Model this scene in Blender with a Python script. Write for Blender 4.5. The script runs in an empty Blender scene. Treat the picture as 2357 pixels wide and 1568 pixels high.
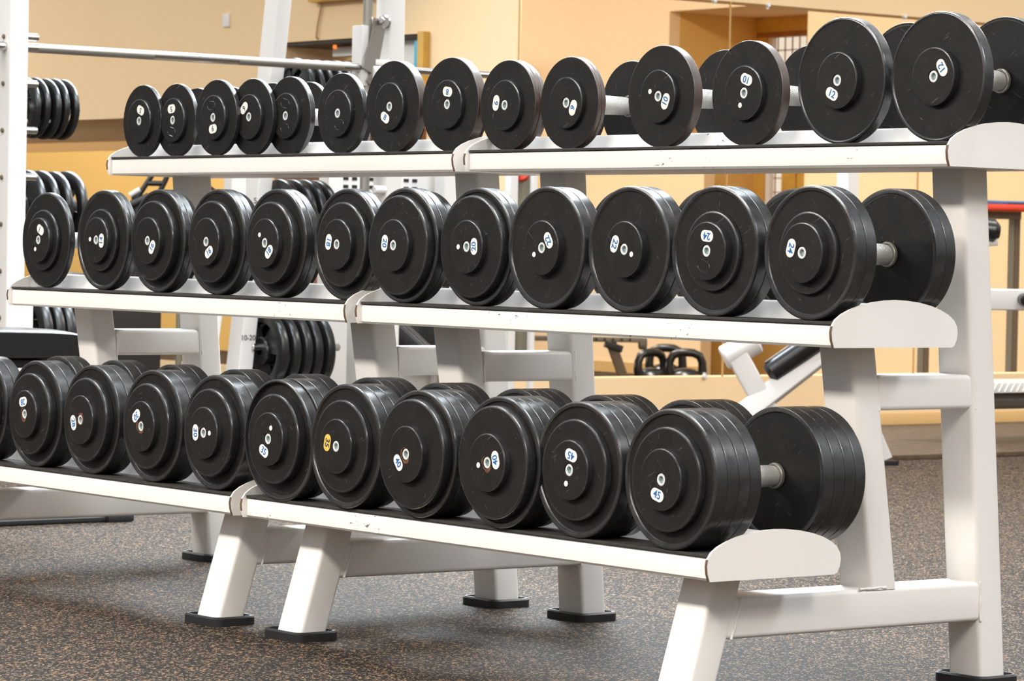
import bpy, bmesh, math, random
from mathutils import Vector, Matrix
random.seed(7)
PI = math.pi
SC = bpy.context.scene
COL = SC.collection

# ------------------------------------------------------------------ helpers
def tag(o, label=None, cat=None, group=None, kind=None):
    if label: o['label'] = label
    if cat: o['category'] = cat
    if group: o['group'] = group
    if kind: o['kind'] = kind
    return o

def thing(name, label, cat, loc=(0, 0, 0), group=None, rotz=0.0):
    o = bpy.data.objects.new(name, None)
    COL.objects.link(o)
    o.location = loc
    o.rotation_euler = (0, 0, rotz)
    o.empty_display_size = 0.05
    return tag(o, label, cat, group)

def mesh_from(bm, mat, angle=35):
    bmesh.ops.remove_doubles(bm, verts=bm.verts, dist=1e-6)
    bmesh.ops.recalc_face_normals(bm, faces=bm.faces)
    me = bpy.data.meshes.new('mesh')
    bm.to_mesh(me)
    bm.free()
    for p in me.polygons:
        p.use_smooth = True
    me.set_sharp_from_angle(angle=math.radians(angle))
    me.materials.append(mat)
    return me

def put(name, me, parent=None, loc=(0, 0, 0), rot=(0, 0, 0), label=None):
    o = bpy.data.objects.new(name, me)
    COL.objects.link(o)
    if parent is not None:
        o.parent = parent
    o.location = loc
    o.rotation_euler = rot
    if label: o['label'] = label
    return o

def obj(name, bm, mat, parent=None, loc=(0, 0, 0), rot=(0, 0, 0), label=None, angle=35):
    return put(name, mesh_from(bm, mat, angle), parent, loc, rot, label)

def frame(d, up):
    d = Vector(d).normalized()
    s = d.cross(Vector(up)).normalized()
    u = s.cross(d).normalized()
    return d, s, u

def loft(bm, rings, cap=True):
    vs = [[bm.verts.new(p) for p in r] for r in rings]
    n = len(rings[0])
    for a, b in zip(vs[:-1], vs[1:]):
        for i in range(n):
            j = (i + 1) % n
            bm.faces.new((a[i], a[j], b[j], b[i]))
    if cap:
        bm.faces.new(list(reversed(vs[0])))
        bm.faces.new(vs[-1])

def rrect(w, h, r, seg=4):
    pts = []
    r = min(r, w / 2 * .999, h / 2 * .999)
    for cx, cy, a0 in ((w/2-r, h/2-r, 0), (-w/2+r, h/2-r, 90), (-w/2+r, -h/2+r, 180), (w/2-r, -h/2+r, 270)):
        for k in range(seg + 1):
            a = math.radians(a0 + 90 * k / seg)
            pts.append((cx + r * math.cos(a), cy + r * math.sin(a)))
    return pts

def add_tube_rect(bm, p0, p1, w, h, up=(0, 0, 1), r=.006, endn0=None, endn1=None):
    """rectangular steel tube; w across, h along up; ends may be mitred to planes"""
    p0, p1 = Vector(p0), Vector(p1)
    d, s, u = frame(p1 - p0, up)
    rings = []
    for p, nrm in ((p0, endn0), (p1, endn1)):
        ring = []
        for a, b in rrect(w, h, r):
            q = p + s * a + u * b
            if nrm is not None:
                nn = Vector(nrm)
                q = q + d * ((p - q).dot(nn) / d.dot(nn))
            ring.append(q)
        rings.append(ring)
    loft(bm, rings)

def add_cyl(bm, p0, p1, r, seg=24, r1=None, bev=0.0):
    p0, p1 = Vector(p0), Vector(p1)
    L = (p1 - p0).length
    up = (0, 0, 1) if abs((p1 - p0).normalized().z) < .95 else (1, 0, 0)
    d, s, u = frame(p1 - p0, up)
    if r1 is None: r1 = r
    st = [(0, r), (L, r1)]
    if bev: st = [(0, r - bev), (bev, r), (L - bev, r1), (L, r1 - bev)]
    rings = [[p0 + d * t + s * (q * math.cos(2*PI*k/seg)) + u * (q * math.sin(2*PI*k/seg)) for k in range(seg)] for t, q in st]
    loft(bm, rings)

def add_pipe(bm, pts, r, seg=14, cap=True):
    pts = [Vector(p) for p in pts]
    rings = []
    up = Vector((0, 0, 1))
    prev_s = None
    for i, p in enumerate(pts):
        d = (pts[min(i+1, len(pts)-1)] - pts[max(i-1, 0)]).normalized()
        if prev_s is None:
            u0 = up if abs(d.z) < .9 else Vector((1, 0, 0))
            s = d.cross(u0).normalized()
        else:
            s = (prev_s - d * prev_s.dot(d)).normalized()
        prev_s = s
        u = s.cross(d)
        rr = r[i] if isinstance(r, (list, tuple)) else r
        rings.append([p + s * (rr * math.cos(2*PI*k/seg)) + u * (rr * math.sin(2*PI*k/seg)) for k in range(seg)])
    loft(bm, rings, cap)

def add_box(bm, lo, hi, bev=0.0):
    x0, y0, z0 = lo; x1, y1, z1 = hi
    b = bmesh.new()
    r = bmesh.ops.create_cube(b, size=1)
    for v in b.verts:
        v.co = Vector(((x0+x1)/2 + v.co.x*(x1-x0), (y0+y1)/2 + v.co.y*(y1-y0), (z0+z1)/2 + v.co.z*(z1-z0)))
    if bev:
        bmesh.ops.bevel(b, geom=list(b.edges), offset=bev, segments=2, profile=.7, affect='EDGES')
    me = bpy.data.meshes.new('tmp'); b.to_mesh(me); b.free()
    bm.from_mesh(me); bpy.data.meshes.remove(me)

def add_prism(bm, pts, axis, a0, a1):
    """polygon pts (2-D) extruded along axis 'x' (pts=(y,z)), 'y' (pts=(x,z)) or 'z' (pts=(x,y))"""
    def P(p, t):
        return {'x': (t, p[0], p[1]), 'y': (p[0], t, p[1]), 'z': (p[0], p[1], t)}[axis]
    loft(bm, [[P(p, a0) for p in pts], [P(p, a1) for p in pts]])

def lathe(bm, prof, seg=72, warp=None):
    """closed profile of (radius, y) turned about the y axis; ends on the axis are closed"""
    rings = []
    for r, y in prof:
        if r < 1e-6:
            rings.append([bm.verts.new((0, y, 0))])
        else:
            ring = []
            for k in range(seg):
                a = 2*PI*k/seg
                rr = r + (warp(r, y, a) if warp else 0)
                ring.append(bm.verts.new((rr*math.cos(a), y, rr*math.sin(a))))
            rings.append(ring)
    for A, B in zip(rings, rings[1:] + ([rings[0]] if prof[0][0] > 1e-6 else [])):
        if len(A) == 1 and len(B) == 1: continue
        for k in range(seg):
            j = (k + 1) % seg
            if len(A) == 1: bm.faces.new((A[0], B[j], B[k]))
            elif len(B) == 1: bm.faces.new((A[k], A[j], B[0]))
            else: bm.faces.new((A[k], A[j], B[j], B[k]))

# ------------------------------------------------------------------ materials
def nodes(name):
    m = bpy.data.materials.new(name)
    m.use_nodes = True
    nt = m.node_tree
    return m, nt, nt.nodes['Principled BSDF']

def setp(b, **kw):
    names = dict(color='Base Color', rough='Roughness', metal='Metallic', spec='Specular IOR Level', coat='Coat Weight', coatr='Coat Roughness')
    for k, v in kw.items():
        if k == 'color': v = (*v, 1)
        b.inputs[names[k]].default_value = v

def N(nt, typ, **kw):
    n = nt.nodes.new(typ)
    for k, v in kw.items():
        if k in n.inputs: n.inputs[k].default_value = v
        else: setattr(n, k, v)
    return n

def ramp(nt, src, stops, interp='LINEAR'):
    r = nt.nodes.new('ShaderNodeValToRGB')
    r.color_ramp.interpolation = interp
    el = r.color_ramp.elements
    el[0].position, el[0].color = stops[0][0], (*stops[0][1], 1)
    el[1].position, el[1].color = stops[-1][0], (*stops[-1][1], 1)
    for p, c in stops[1:-1]:
        e = el.new(p); e.color = (*c, 1)
    nt.links.new(src, r.inputs[0])
    return r.outputs[0]

def mixc(nt, fac, a, b):
    m = nt.nodes.new('ShaderNodeMix'); m.data_type = 'RGBA'
    for sock, v in ((m.inputs[0], fac), (m.inputs[6], a), (m.inputs[7], b)):
        if hasattr(v, 'links') or hasattr(v, 'is_linked'): nt.links.new(v, sock)
        elif isinstance(v, tuple): sock.default_value = (*v, 1)
        else: sock.default_value = v
    return m.outputs[2]

def coords(nt, scale=(1, 1, 1), rot=(0, 0, 0), kind='Object', loc=(0, 0, 0)):
    tc = nt.nodes.new('ShaderNodeTexCoord')
    mp = nt.nodes.new('ShaderNodeMapping')
    mp.inputs['Scale'].default_value = scale
    mp.inputs['Rotation'].default_value = rot
    mp.inputs['Location'].default_value = loc
    if kind == 'World':
        g = nt.nodes.new('ShaderNodeNewGeometry')
        nt.links.new(g.outputs['Position'], mp.inputs[0])
    else:
        nt.links.new(tc.outputs[kind], mp.inputs[0])
    return mp.outputs[0]

def noise(nt, vec, scale, detail=3, rough=.5):
    n = N(nt, 'ShaderNodeTexNoise', Scale=scale, Detail=detail, Roughness=rough)
    nt.links.new(vec, n.inputs['Vector'])
    return n.outputs['Fac']

def bump(nt, b, h, strength=.2, dist=.001):
    n = N(nt, 'ShaderNodeBump', Strength=strength, Distance=dist)
    nt.links.new(h, n.inputs['Height'])
    nt.links.new(n.outputs[0], b.inputs['Normal'])

def simple(name, color, rough=.5, metal=0.0, spec=.5, nz=None, **kw):
    m, nt, b = nodes(name)
    setp(b, color=color, rough=rough, metal=metal, spec=spec, **kw)
    if nz:
        sc, amt = nz
        f = noise(nt, coords(nt, kind='World'), sc, 4)
        c = ramp(nt, f, [(.3, tuple(x*(1-amt) for x in color)), (.7, tuple(min(1, x*(1+amt)) for x in color))])
        nt.links.new(c, b.inputs['Base Color'])
    return m

def lin(r, g, b):
    f = lambda c: ((c/255+.055)/1.055)**2.4 if c > 10 else c/255/12.92
    return (f(r), f(g), f(b))

M = {}
# white powder coat, with scuffs where the dumbbells have knocked it
def white_paint(name, color, chips):
    m, nt, b = nodes(name)
    setp(b, color=color, rough=.38, spec=.45)
    v = coords(nt, kind='World')
    base = ramp(nt, noise(nt, v, 3.0, 3), [(.3, tuple(c*.97 for c in color)), (.7, color)])
    if chips:
        k = noise(nt, coords(nt, (1, 1, 2.2), (.5, .3, .6), kind='World'), 75, 4, .62)
        reg = noise(nt, v, 6, 2)
        mul = N(nt, 'ShaderNodeMath', operation='MULTIPLY'); nt.links.new(k, mul.inputs[0])
        rg = ramp(nt, reg, [(.45, (.6,)*3), (.65, (1,)*3)])
        nt.links.new(rg, mul.inputs[1])
        msk = ramp(nt, mul.outputs[0], [(chips, (0,)*3), (chips+.02, (1,)*3)])
        base = mixc(nt, msk, base, (.16, .13, .11))
    nt.links.new(base, b.inputs['Base Color'])
    bump(nt, b, noise(nt, v, 420, 2), .05, .0006)
    return m
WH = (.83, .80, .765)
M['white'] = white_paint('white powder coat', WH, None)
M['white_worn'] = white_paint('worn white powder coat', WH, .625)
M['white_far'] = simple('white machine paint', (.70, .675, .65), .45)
M['chip'] = simple('bare edge of chipped paint', (.12, .07, .04), .6)

def rubber_face():
    m, nt, b = nodes('textured black plate face')
    setp(b, color=(.016, .0145, .013), rough=.55, spec=.28)
    info = nt.nodes.new('ShaderNodeObjectInfo')
    tc = nt.nodes.new('ShaderNodeTexCoord')
    add = N(nt, 'ShaderNodeVectorMath', operation='ADD')
    nt.links.new(tc.outputs['Object'], add.inputs[0])
    sc = N(nt, 'ShaderNodeMath', operation='MULTIPLY'); sc.inputs[1].default_value = 7.3
    nt.links.new(info.outputs['Random'], sc.inputs[0])
    nt.links.new(sc.outputs[0], add.inputs[1])
    v = add.outputs[0]
    base = ramp(nt, noise(nt, v, 26, 4, .6), [(.35, (.0055, .0049, .0043)), (.7, (.0112, .0100, .0088))])
    # fine pale scuffs: short strokes in two directions
    for rot, sc3, th in ((.5, (28, 28, 260), .70), (-.7, (34, 34, 300), .71), (1.4, (40, 40, 240), .715)):
        mp = nt.nodes.new('ShaderNodeMapping'); mp.inputs['Rotation'].default_value = (0, rot, 0); nt.links.new(v, mp.inputs[0])
        m2 = nt.nodes.new('ShaderNodeMapping'); m2.inputs['Scale'].default_value = sc3; nt.links.new(mp.outputs[0], m2.inputs[0])
        f = noise(nt, m2.outputs[0], 1.0, 2, .55)
        k = ramp(nt, f, [(th, (0,)*3), (th + .06, (.5,)*3)])
        base = mixc(nt, k, base, (.12, .11, .10))
    nt.links.new(base, b.inputs['Base Color'])
    h = noise(nt, v, 900, 2)
    bump(nt, b, h, .22, .0006)
    return m
M['face'] = rubber_face()

def rim_mat(name, c0, c1, wear, rough):
    m, nt, b = nodes(name)
    setp(b, color=c0, rough=rough, spec=.85)
    info = nt.nodes.new('ShaderNodeObjectInfo')
    tc = nt.nodes.new('ShaderNodeTexCoord')
    add = N(nt, 'ShaderNodeVectorMath', operation='ADD')
    nt.links.new(tc.outputs['Object'], add.inputs[0])
    nt.links.new(info.outputs['Random'], add.inputs[1])
    v = add.outputs[0]
    base = ramp(nt, noise(nt, v, 18, 5, .65), [(wear, c0), (wear+.12, c1)])
    nt.links.new(base, b.inputs['Base Color'])
    rg = ramp(nt, noise(nt, v, 35, 4, .6), [(.3, (rough-.08,)*3), (.7, (rough+.1,)*3)])
    nt.links.new(rg, b.inputs['Roughness'])
    bump(nt, b, noise(nt, v, 60, 3), .12, .001)
    return m
M['rim'] = rim_mat('black rubber rim', (.018, .0178, .0182), (.030, .030, .030), .5, .28)
M['rim_brown'] = rim_mat('worn brown steel rim', (.05, .026, .018), (.02, .018, .017), .56, .42)
M['cap'] = M['face']

def knurl():
    m, nt, b = nodes('knurled chrome')
    setp(b, color=(.62, .59, .55), rough=.42, metal=.7)
    tc = nt.nodes.new('ShaderNodeTexCoord')
    sep = nt.nodes.new('ShaderNodeSeparateXYZ'); nt.links.new(tc.outputs['Object'], sep.inputs[0])
    at = N(nt, 'ShaderNodeMath', operation='ARCTAN2'); nt.links.new(sep.outputs[2], at.inputs[0]); nt.links.new(sep.outputs[0], at.inputs[1])
    hs = []
    for s in (1, -1):
        a = N(nt, 'ShaderNodeMath', operation='MULTIPLY'); nt.links.new(at.outputs[0], a.inputs[0]); a.inputs[1].default_value = 34.0
        c = N(nt, 'ShaderNodeMath', operation='MULTIPLY_ADD'); nt.links.new(sep.outputs[1], c.inputs[0]); c.inputs[1].default_value = s*2100.0
        nt.links.new(a.outputs[0], c.inputs[2])
        si = N(nt, 'ShaderNodeMath', operation='SINE'); nt.links.new(c.outputs[0], si.inputs[0])
        hs.append(si.outputs[0])
    mx = N(nt, 'ShaderNodeMath', operation='MAXIMUM'); nt.links.new(hs[0], mx.inputs[0]); nt.links.new(hs[1], mx.inputs[1])
    col = ramp(nt, mx.outputs[0], [(.2, (.86, .84, .80)), (.95, (.46, .43, .39))])
    nt.links.new(col, b.inputs['Base Color'])
    bump(nt, b, mx.outputs[0], .5, .0005)
    return m
M['knurl'] = knurl()
M['chrome'] = simple('polished steel', (.55, .53, .51), .22, 1.0)
M['mat_brown'] = simple('brown rubber mat', (.085, .055, .03), .7, nz=(30, .35))
M['zinc'] = simple('zinc plated bolt', (.82, .84, .83), .4, .3)
M['socket'] = simple('bolt socket steel', (.36, .45, .46), .45, .3)
M['steel_matte'] = simple('brushed steel', (.30, .28, .25), .42, .7)
M['sticker'] = simple('white sticker', (.86, .84, .80), .45)
M['sticker_yellow'] = simple('yellow sticker', (.80, .50, .10), .45)
M['ink'] = simple('blue ink', (.012, .13, .38), .5)
M['ink_dark'] = simple('dark printed ink', (.03, .05, .07), .5)
M['ink_black'] = simple('black print', (.05, .045, .045), .6)
M['rubber_mat'] = simple('black rubber strip', (.03, .028, .026), .7, nz=(40, .25))
M['rubber_foot'] = simple('black rubber foot', (.013, .013, .014), .48, nz=(60, .2))
M['vinyl'] = simple('black vinyl', (.012, .011, .011), .26, spec=.5)
M['black'] = simple('black painted steel', (.016, .015, .015), .4)
M['plate'] = simple('black rubber weight plate', (.012, .012, .012), .3, spec=.5)
M['iron'] = simple('black enamel iron', (.014, .013, .013), .25)
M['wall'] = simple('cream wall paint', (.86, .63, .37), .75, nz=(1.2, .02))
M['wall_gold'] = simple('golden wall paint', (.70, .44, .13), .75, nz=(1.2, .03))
M['base'] = simple('ochre skirting', (.60, .37, .14), .55)
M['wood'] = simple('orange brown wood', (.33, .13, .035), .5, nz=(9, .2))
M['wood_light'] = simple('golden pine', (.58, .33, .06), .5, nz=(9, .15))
M['wood_shaded'] = simple('brown wood with painted shade', (.030, .015, .008), .5, nz=(9, .2))  # brown wood darkened to carry the shade in the cabinet's top
M['grey'] = simple('grey painted steel', (.20, .18, .13), .5)
M['grey_brown'] = simple('brown painted steel', (.13, .09, .05), .5)
M['red'] = simple('red vinyl', (.72, .05, .02), .45)
M['blue'] = simple('blue foam', (.05, .16, .36), .6)
M['alu'] = simple('aluminium tread plate', (.86, .85, .83), .35, .35)
M['cord'] = simple('beige cable', (.45, .33, .17), .6)
M['curtain'] = simple('pale window glass', (.9, .78, .62), .4)
M['white_plastic'] = simple('white plastic', (.78, .76, .72), .4)

def glow(name, color, s):
    m, nt, b = nodes(name)
    setp(b, color=(0, 0, 0), rough=.3)
    b.inputs['Emission Color'].default_value = (*color, 1)
    b.inputs['Emission Strength'].default_value = s
    return m
M['screen'] = glow('lit blue screen', (.10, .45, .60), .9)
M['led'] = glow('orange pilot lamp', (1, .2, .03), 1.6)
M['daylight'] = glow('bright daylit window', (1, .86, .68), .82)
M['lamp'] = glow('fluorescent diffuser', (.93, .97, 1), 6)

def floor_mat():
    m, nt, b = nodes('speckled rubber floor')
    setp(b, rough=.72, spec=.12)
    base = ramp(nt, noise(nt, coords(nt, kind='World'), 60, 5, .7), [(.3, (.0105, .009, .0078)), (.7, (.024, .0205, .0175))])
    out = base
    specs = [((330, 125, 1), .3, (.36, .225, .12), .905), ((120, 320, 1), .9, (.25, .165, .10), .905), ((310, 120, 1), 1.9, (.17, .14, .12), .90),
             ((330, 130, 1), 2.6, (.32, .195, .10), .905), ((260, 110, 1), 1.2, (.007, .006, .005), .78)]
    for i, (scl, rot, colr, th) in enumerate(specs):
        v = coords(nt, (1, 1, 1), (0, 0, rot), kind='World', loc=(i*3.17, i*1.3, 0))
        wob = N(nt, 'ShaderNodeTexNoise', Scale=35.0, Detail=2.0); nt.links.new(v, wob.inputs['Vector'])
        mad = N(nt, 'ShaderNodeVectorMath', operation='MULTIPLY_ADD')
        nt.links.new(wob.outputs['Color'], mad.inputs[0]); mad.inputs[1].default_value = (.02, .02, 0); nt.links.new(v, mad.inputs[2])
        mp = nt.nodes.new('ShaderNodeMapping'); mp.inputs['Scale'].default_value = (scl[0], scl[1], 0)
        nt.links.new(mad.outputs[0], mp.inputs[0])
        vo = N(nt, 'ShaderNodeTexVoronoi', feature='F1', voronoi_dimensions='2D', Scale=1.0)
        nt.links.new(mp.outputs[0], vo.inputs['Vector'])
        sep = nt.nodes.new('ShaderNodeSeparateColor'); nt.links.new(vo.outputs['Color'], sep.inputs[0])
        g = ramp(nt, sep.outputs[0], [(th-.01, (0,)*3), (th, (1,)*3)])
        d = ramp(nt, vo.outputs['Distance'], [(.36, (1,)*3), (.46, (0,)*3)])
        mu = N(nt, 'ShaderNodeMath', operation='MULTIPLY'); nt.links.new(g, mu.inputs[0]); nt.links.new(d, mu.inputs[1])
        out = mixc(nt, mu.outputs[0], out, colr)
    # hairline joints between the floor tiles
    sp = nt.nodes.new('ShaderNodeSeparateXYZ'); nt.links.new(coords(nt, kind='World', loc=(.35, .175, 0)), sp.inputs[0])
    for k in (0, 1):
        fr_ = N(nt, 'ShaderNodeMath', operation='FRACT'); nt.links.new(sp.outputs[k], fr_.inputs[0])
        jl = ramp(nt, fr_.outputs[0], [(.0012, (1,)*3), (.0022, (0,)*3)])
        out = mixc(nt, jl, out, (.012, .011, .01))
    nt.links.new(out, b.inputs['Base Color'])
    bump(nt, b, noise(nt, coords(nt, kind='World'), 260, 3), .25, .002)
    return m
M['floor'] = floor_mat()

# ------------------------------------------------------------------ the two dumbbell racks
L, GAP = 1.2814, .0333
TIER = {'T': (.4926, .8549), 'M': (.2470, .5647), 'L': (.0, .2114)}
RUB = .0405                      # height of the rubber strip's top above the shelf's bottom
LEAN = -.083                     # the uprights lean towards the front

PLATE = [(.000, 0), (-.0045, .012), (-.006, .024), (-.004, .034), (.003, .044), (.016, .0525), (.034, .060), (.056, .0665),
         (.082, .0715), (.110, .0745), (.134, .0755), (.158, .0745), (.186, .0715), (.212, .0665), (.234, .060), (.251, .0525),
         (.264, .044), (.271, .034), (.273, .024), (.271, .012), (.266, .003), (.260, 0)]
SHELF = [(.006, .004), (.006, .031), (.0075, .0345), (.011, .036), (.093, .036), (.0960, .0395), (.1040, .0655), (.1075, .0685), (.1525, .0685),
         (.1560, .0655), (.1640, .0395), (.167, .036), (.253, .036), (.2565, .0345), (.258, .031), (.258, .004), (.254, 0), (.010, 0)]

def foot_mesh(bm, cx, cy, w=.118, d=.098, h=.017):
    o = [(cx + a, cy + b) for a, b in rrect(w, d, .022, 6)]
    o2 = [(cx + a, cy + b) for a, b in rrect(w-.006, d-.006, .02, 6)]
    i1 = [(cx + a, cy + b) for a, b in rrect(w-.014, d-.014, .017, 6)]
    rings = [[(x, y, 0) for x, y in o], [(x, y, h-.003) for x, y in o], [(x, y, h) for x, y in o2], [(x, y, h) for x, y in i1], [(x, y, h-.006) for x, y in i1]]
    loft(bm, rings)

def rack(x_right, label):
    """x runs from -L (left plate) to 0 (right plate) in the rack's own frame"""
    root = thing('dumbbell_rack', label, 'dumbbell rack', (x_right, 0, 0), 'white dumbbell racks standing end to end')
    for t, (yt, zt) in TIER.items():
        bm = bmesh.new()
        add_prism(bm, [(yt + y, zt + z) for y, z in SHELF], 'x', -L + .0042, -.0042)
        sh = obj('shelf', bm, M['white_worn'], root, angle=40)
        for y0, y1 in ((.0035, .086), (.176, .2605)):
            bm = bmesh.new()
            add_box(bm, (-L + .0045, yt + y0, zt + .036), (-.0045, yt + y1, zt + RUB), .001)
            obj('rubber_strip', bm, M['rubber_mat'], sh)
        for x0 in (-L, -.004):
            bm = bmesh.new()
            add_prism(bm, [(yt + y, zt + z) for y, z in PLATE], 'x', x0, x0 + .004)
            e = obj('end_plate', bm, M['white'], root, angle=40)
            # paint knocked off the front edge of the plate
            bm = bmesh.new()
            pts = PLATE[0:4] if x0 > -.1 else PLATE[1:4]
            strip = [[(x0 - .0003, yt + y - .0004, zt + z), (x0 + .0043, yt + y - .0004, zt + z), (x0 + .0043, yt + y + .0006, zt + z), (x0 - .0003, yt + y + .0006, zt + z)] for y, z in pts]
            loft(bm, strip)
            obj('paint_chip', bm, M['chip'], e, label='dark bare patch on the plate edge')
    w = .076
    for xf in (-.118, -L + .118):
        # front leg, lower bar, front upright, cross bar, rear upright
        bm = bmesh.new()
        add_tube_rect(bm, (xf, .0525, .010), (xf, .1135, .2114), w, .057, (0, -1, .3), .008, (0, 0, 1), (0, 0, 1))
        obj('front_leg', bm, M['white'], root)
        bm = bmesh.new()
        add_tube_rect(bm, (xf, .4485, .171), (xf, .4185 + .0 - .030, .5647), w, .057, (0, 1, 0), .008, (0, 0, 1), (0, 0, 1))
        obj('front_upright', bm, M['white'], root)
        bm = bmesh.new()
        add_tube_rect(bm, (xf, .7055, .010), (xf, .6355, .8549), w, .059, (0, 1, 0), .008, (0, 0, 1), (0, 0, 1))
        obj('rear_upright', bm, M['white'], root)
        bm = bmesh.new()
        add_tube_rect(bm, (xf, .10, .1415), (xf, .668, .1405), w - .002, .0655, (0, 0, 1), .008)
        obj('lower_bar', bm, M['white'], root)
        bm = bmesh.new()
        add_tube_rect(bm, (xf, .42, .4885), (xf, .645, .4885), w - .004, .0565, (0, 0, 1), .008)
        obj('cross_bar', bm, M['white'], root)
        # weld beads where the bars meet the uprights
        for pts in ([(xf + .036, .427, .517), (xf + .0365, .429, .46)], [(xf + .036, .644, .5175), (xf + .0365, .648, .46)],
                    [(xf - .03, .641, .5185), (xf + .036, .641, .5185)], [(xf + .0375, .393, .1745), (xf + .0375, .452, .1745)], [(xf + .0375, .669, .173), (xf + .0375, .671, .108)],
                    [(xf + .0375, .141, .176), (xf + .0375, .119, .109)]):
            bm = bmesh.new()
            P0, P1 = Vector(pts[0]), Vector(pts[1])
            n = 9
            add_pipe(bm, [P0.lerp(P1, k/n) + Vector((random.uniform(-1, 1), random.uniform(-1, 1), random.uniform(-1, 1))) * .0007 for k in range(n+1)],
                     [.0022 + random.uniform(-.0006, .0008) for k in range(n+1)], 8)
            obj('weld_seam', bm, M['white'], root, angle=80)
        for cy in (.052, .704):
            bm = bmesh.new(); foot_mesh(bm, xf, cy)
            obj('rubber_foot', bm, M['rubber_foot'], root)
    return root

rack(0.0, 'white steel dumbbell rack at the right, holding the dumbbells marked 12, 24 and 45')
rack(-L - GAP, 'white steel dumbbell rack at the left, holding the dumbbells marked 5, 14 and 28')

# ------------------------------------------------------------------ dumbbells
MESH = {}
def cached(key, make):
    if key not in MESH: MESH[key] = make()
    return MESH[key]

GRIP = .130
def plate_mesh(R, t, lip_front, lip_back, mat, warp=None, kind='rubber', outer=True):
    """one disc, y from 0 (front) to t"""
    def mk():
        bm = bmesh.new()
        cf = .0012 if kind == 'steel' else (.0032 if outer else .0013)
        cb = .0012 if kind == 'steel' else .0013
        c = cf
        if lip_front:
            w, dpt = lip_front
            prof = [(0, dpt), (R-w-.0025, dpt), (R-w-.0015, dpt), (R-w, dpt*.6), (R-w+.0008, .0004), (R-cf-.0006, 0), (R-cf, 0), (R-cf*.3, cf*.3), (R, cf), (R, cf+.0009)]
        else:
            prof = [(0, 0), (R-cf-.0009, 0), (R-cf, 0), (R-cf*.3, cf*.3), (R, cf), (R, cf+.0009)]
        if lip_back:
            w, dpt = lip_back
            prof += [(R, t-cb-.0009), (R, t-cb), (R-cb*.3, t-cb*.3), (R-cb, t), (R-w+.0008, t-.0004), (R-w, t-dpt*.6), (R-w-.0015, t-dpt), (0, t-dpt)]
        else:
            prof += [(R, t-cb-.0009), (R, t-cb), (R-cb*.3, t-cb*.3), (R-cb, t), (R-cb-.0009, t), (0, t)]
        lathe(bm, prof, 96, warp)
        me = mesh_from(bm, M['face'], 30)
        me.materials.append(mat)
        for p in me.polygons:
            cr = Vector((p.center.x, 0, p.center.z)).length
            if abs(p.normal.y) < .8 or cr > R - c*1.2: p.material_index = 1
            if lip_front and cr > R - lip_front[0] - .0016 and p.center.y < t*.5: p.material_index = 1
            if lip_back and cr > R - lip_back[0] - .0016 and p.center.y > t*.5: p.material_index = 1
        return me
    return mk

def cap_mesh(R, t, bore):
    def mk():
        bm = bmesh.new()
        c = .0021
        if bore: prof = [(0, .0065), (bore, .0065), (bore, .0006), (bore+.0006, 0), (bore+.0014, 0), (R-c-.0009, 0), (R-c, 0), (R-c*.3, c*.3), (R, c), (R, c+.0009), (R, t), (0, t)]
        else: prof = [(0, 0), (R-c, 0), (R-c*.3, c*.3), (R, c), (R, t), (0, t)]
        lathe(bm, prof, 72)
        me = mesh_from(bm, M['face'], 30)
        me.materials.append(M['rim'])
        for p in me.polygons:
            cr = Vector((p.center.x, 0, p.center.z)).length
            if cr > R - c*1.1: p.material_index = 1
        return me
    return mk

def bolt_mesh():
    bm = bmesh.new()
    lathe(bm, [(.0055, .001), (.0060, 0), (.0091, 0), (.0098, .0008), (.0098, .0052), (.0055, .0052)], 40)
    # hexagonal socket
    hx = [(.0056*math.cos(PI/3*k), .0056*math.sin(PI/3*k)) for k in range(6)]
    vs0 = [bm.verts.new((x, .0008, z)) for x, z in hx]
    vs1 = [bm.verts.new((x*.86, .0048, z*.86)) for x, z in hx]
    for k in range(6): bm.faces.new((vs0[k], vs0[(k+1) % 6], vs1[(k+1) % 6], vs1[k]))
    bm.faces.new(vs1)
    me = mesh_from(bm, M['zinc'], 30)
    me.materials.append(M['socket'])
    for p in me.polygons:
        if Vector((p.center.x, 0, p.center.z)).length < .0053: p.material_index = 1
    return me

def pill_mesh(mat):
    def mk():
        bm = bmesh.new()
        a, b = .0056, .0094
        pts = []
        for k in range(25): th = -PI/2 + PI*k/24; pts.append((a + b*math.cos(th), b*math.sin(th)))
        for k in range(25): th = PI/2 + PI*k/24; pts.append((-a + b*math.cos(th), b*math.sin(th)))
        loft(bm, [[(x, 0, z) for x, z in pts], [(x, .0005, z) for x, z in pts]])
        return mesh_from(bm, mat, 30)
    return mk

def text_mesh(s, size, mat, bold=.0):
    def mk():
        cu = bpy.data.curves.new('txt', 'FONT')
        cu.body = s; cu.size = size; cu.extrude = .00012; cu.align_x = 'CENTER'; cu.align_y = 'CENTER'; cu.offset = bold
        cu.resolution_u = 6
        to = bpy.data.objects.new('txt', cu); COL.objects.link(to)
        dg = bpy.context.evaluated_depsgraph_get()
        me = bpy.data.meshes.new_from_object(to.evaluated_get(dg))
        bpy.data.objects.remove(to); bpy.data.curves.remove(cu)
        me.materials.clear(); me.materials.append(mat)
        me.transform(Matrix.Rotation(PI/2, 4, 'X'))       # stands in the x-z plane, reading from the front
        return me
    return mk

def pin_mesh():
    bm = bmesh.new()
    lathe(bm, [(0, 0), (.0043, 0), (.0048, .0005), (.0048, .002), (0, .002)], 28)
    return mesh_from(bm, M['sticker'], 30)

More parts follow.
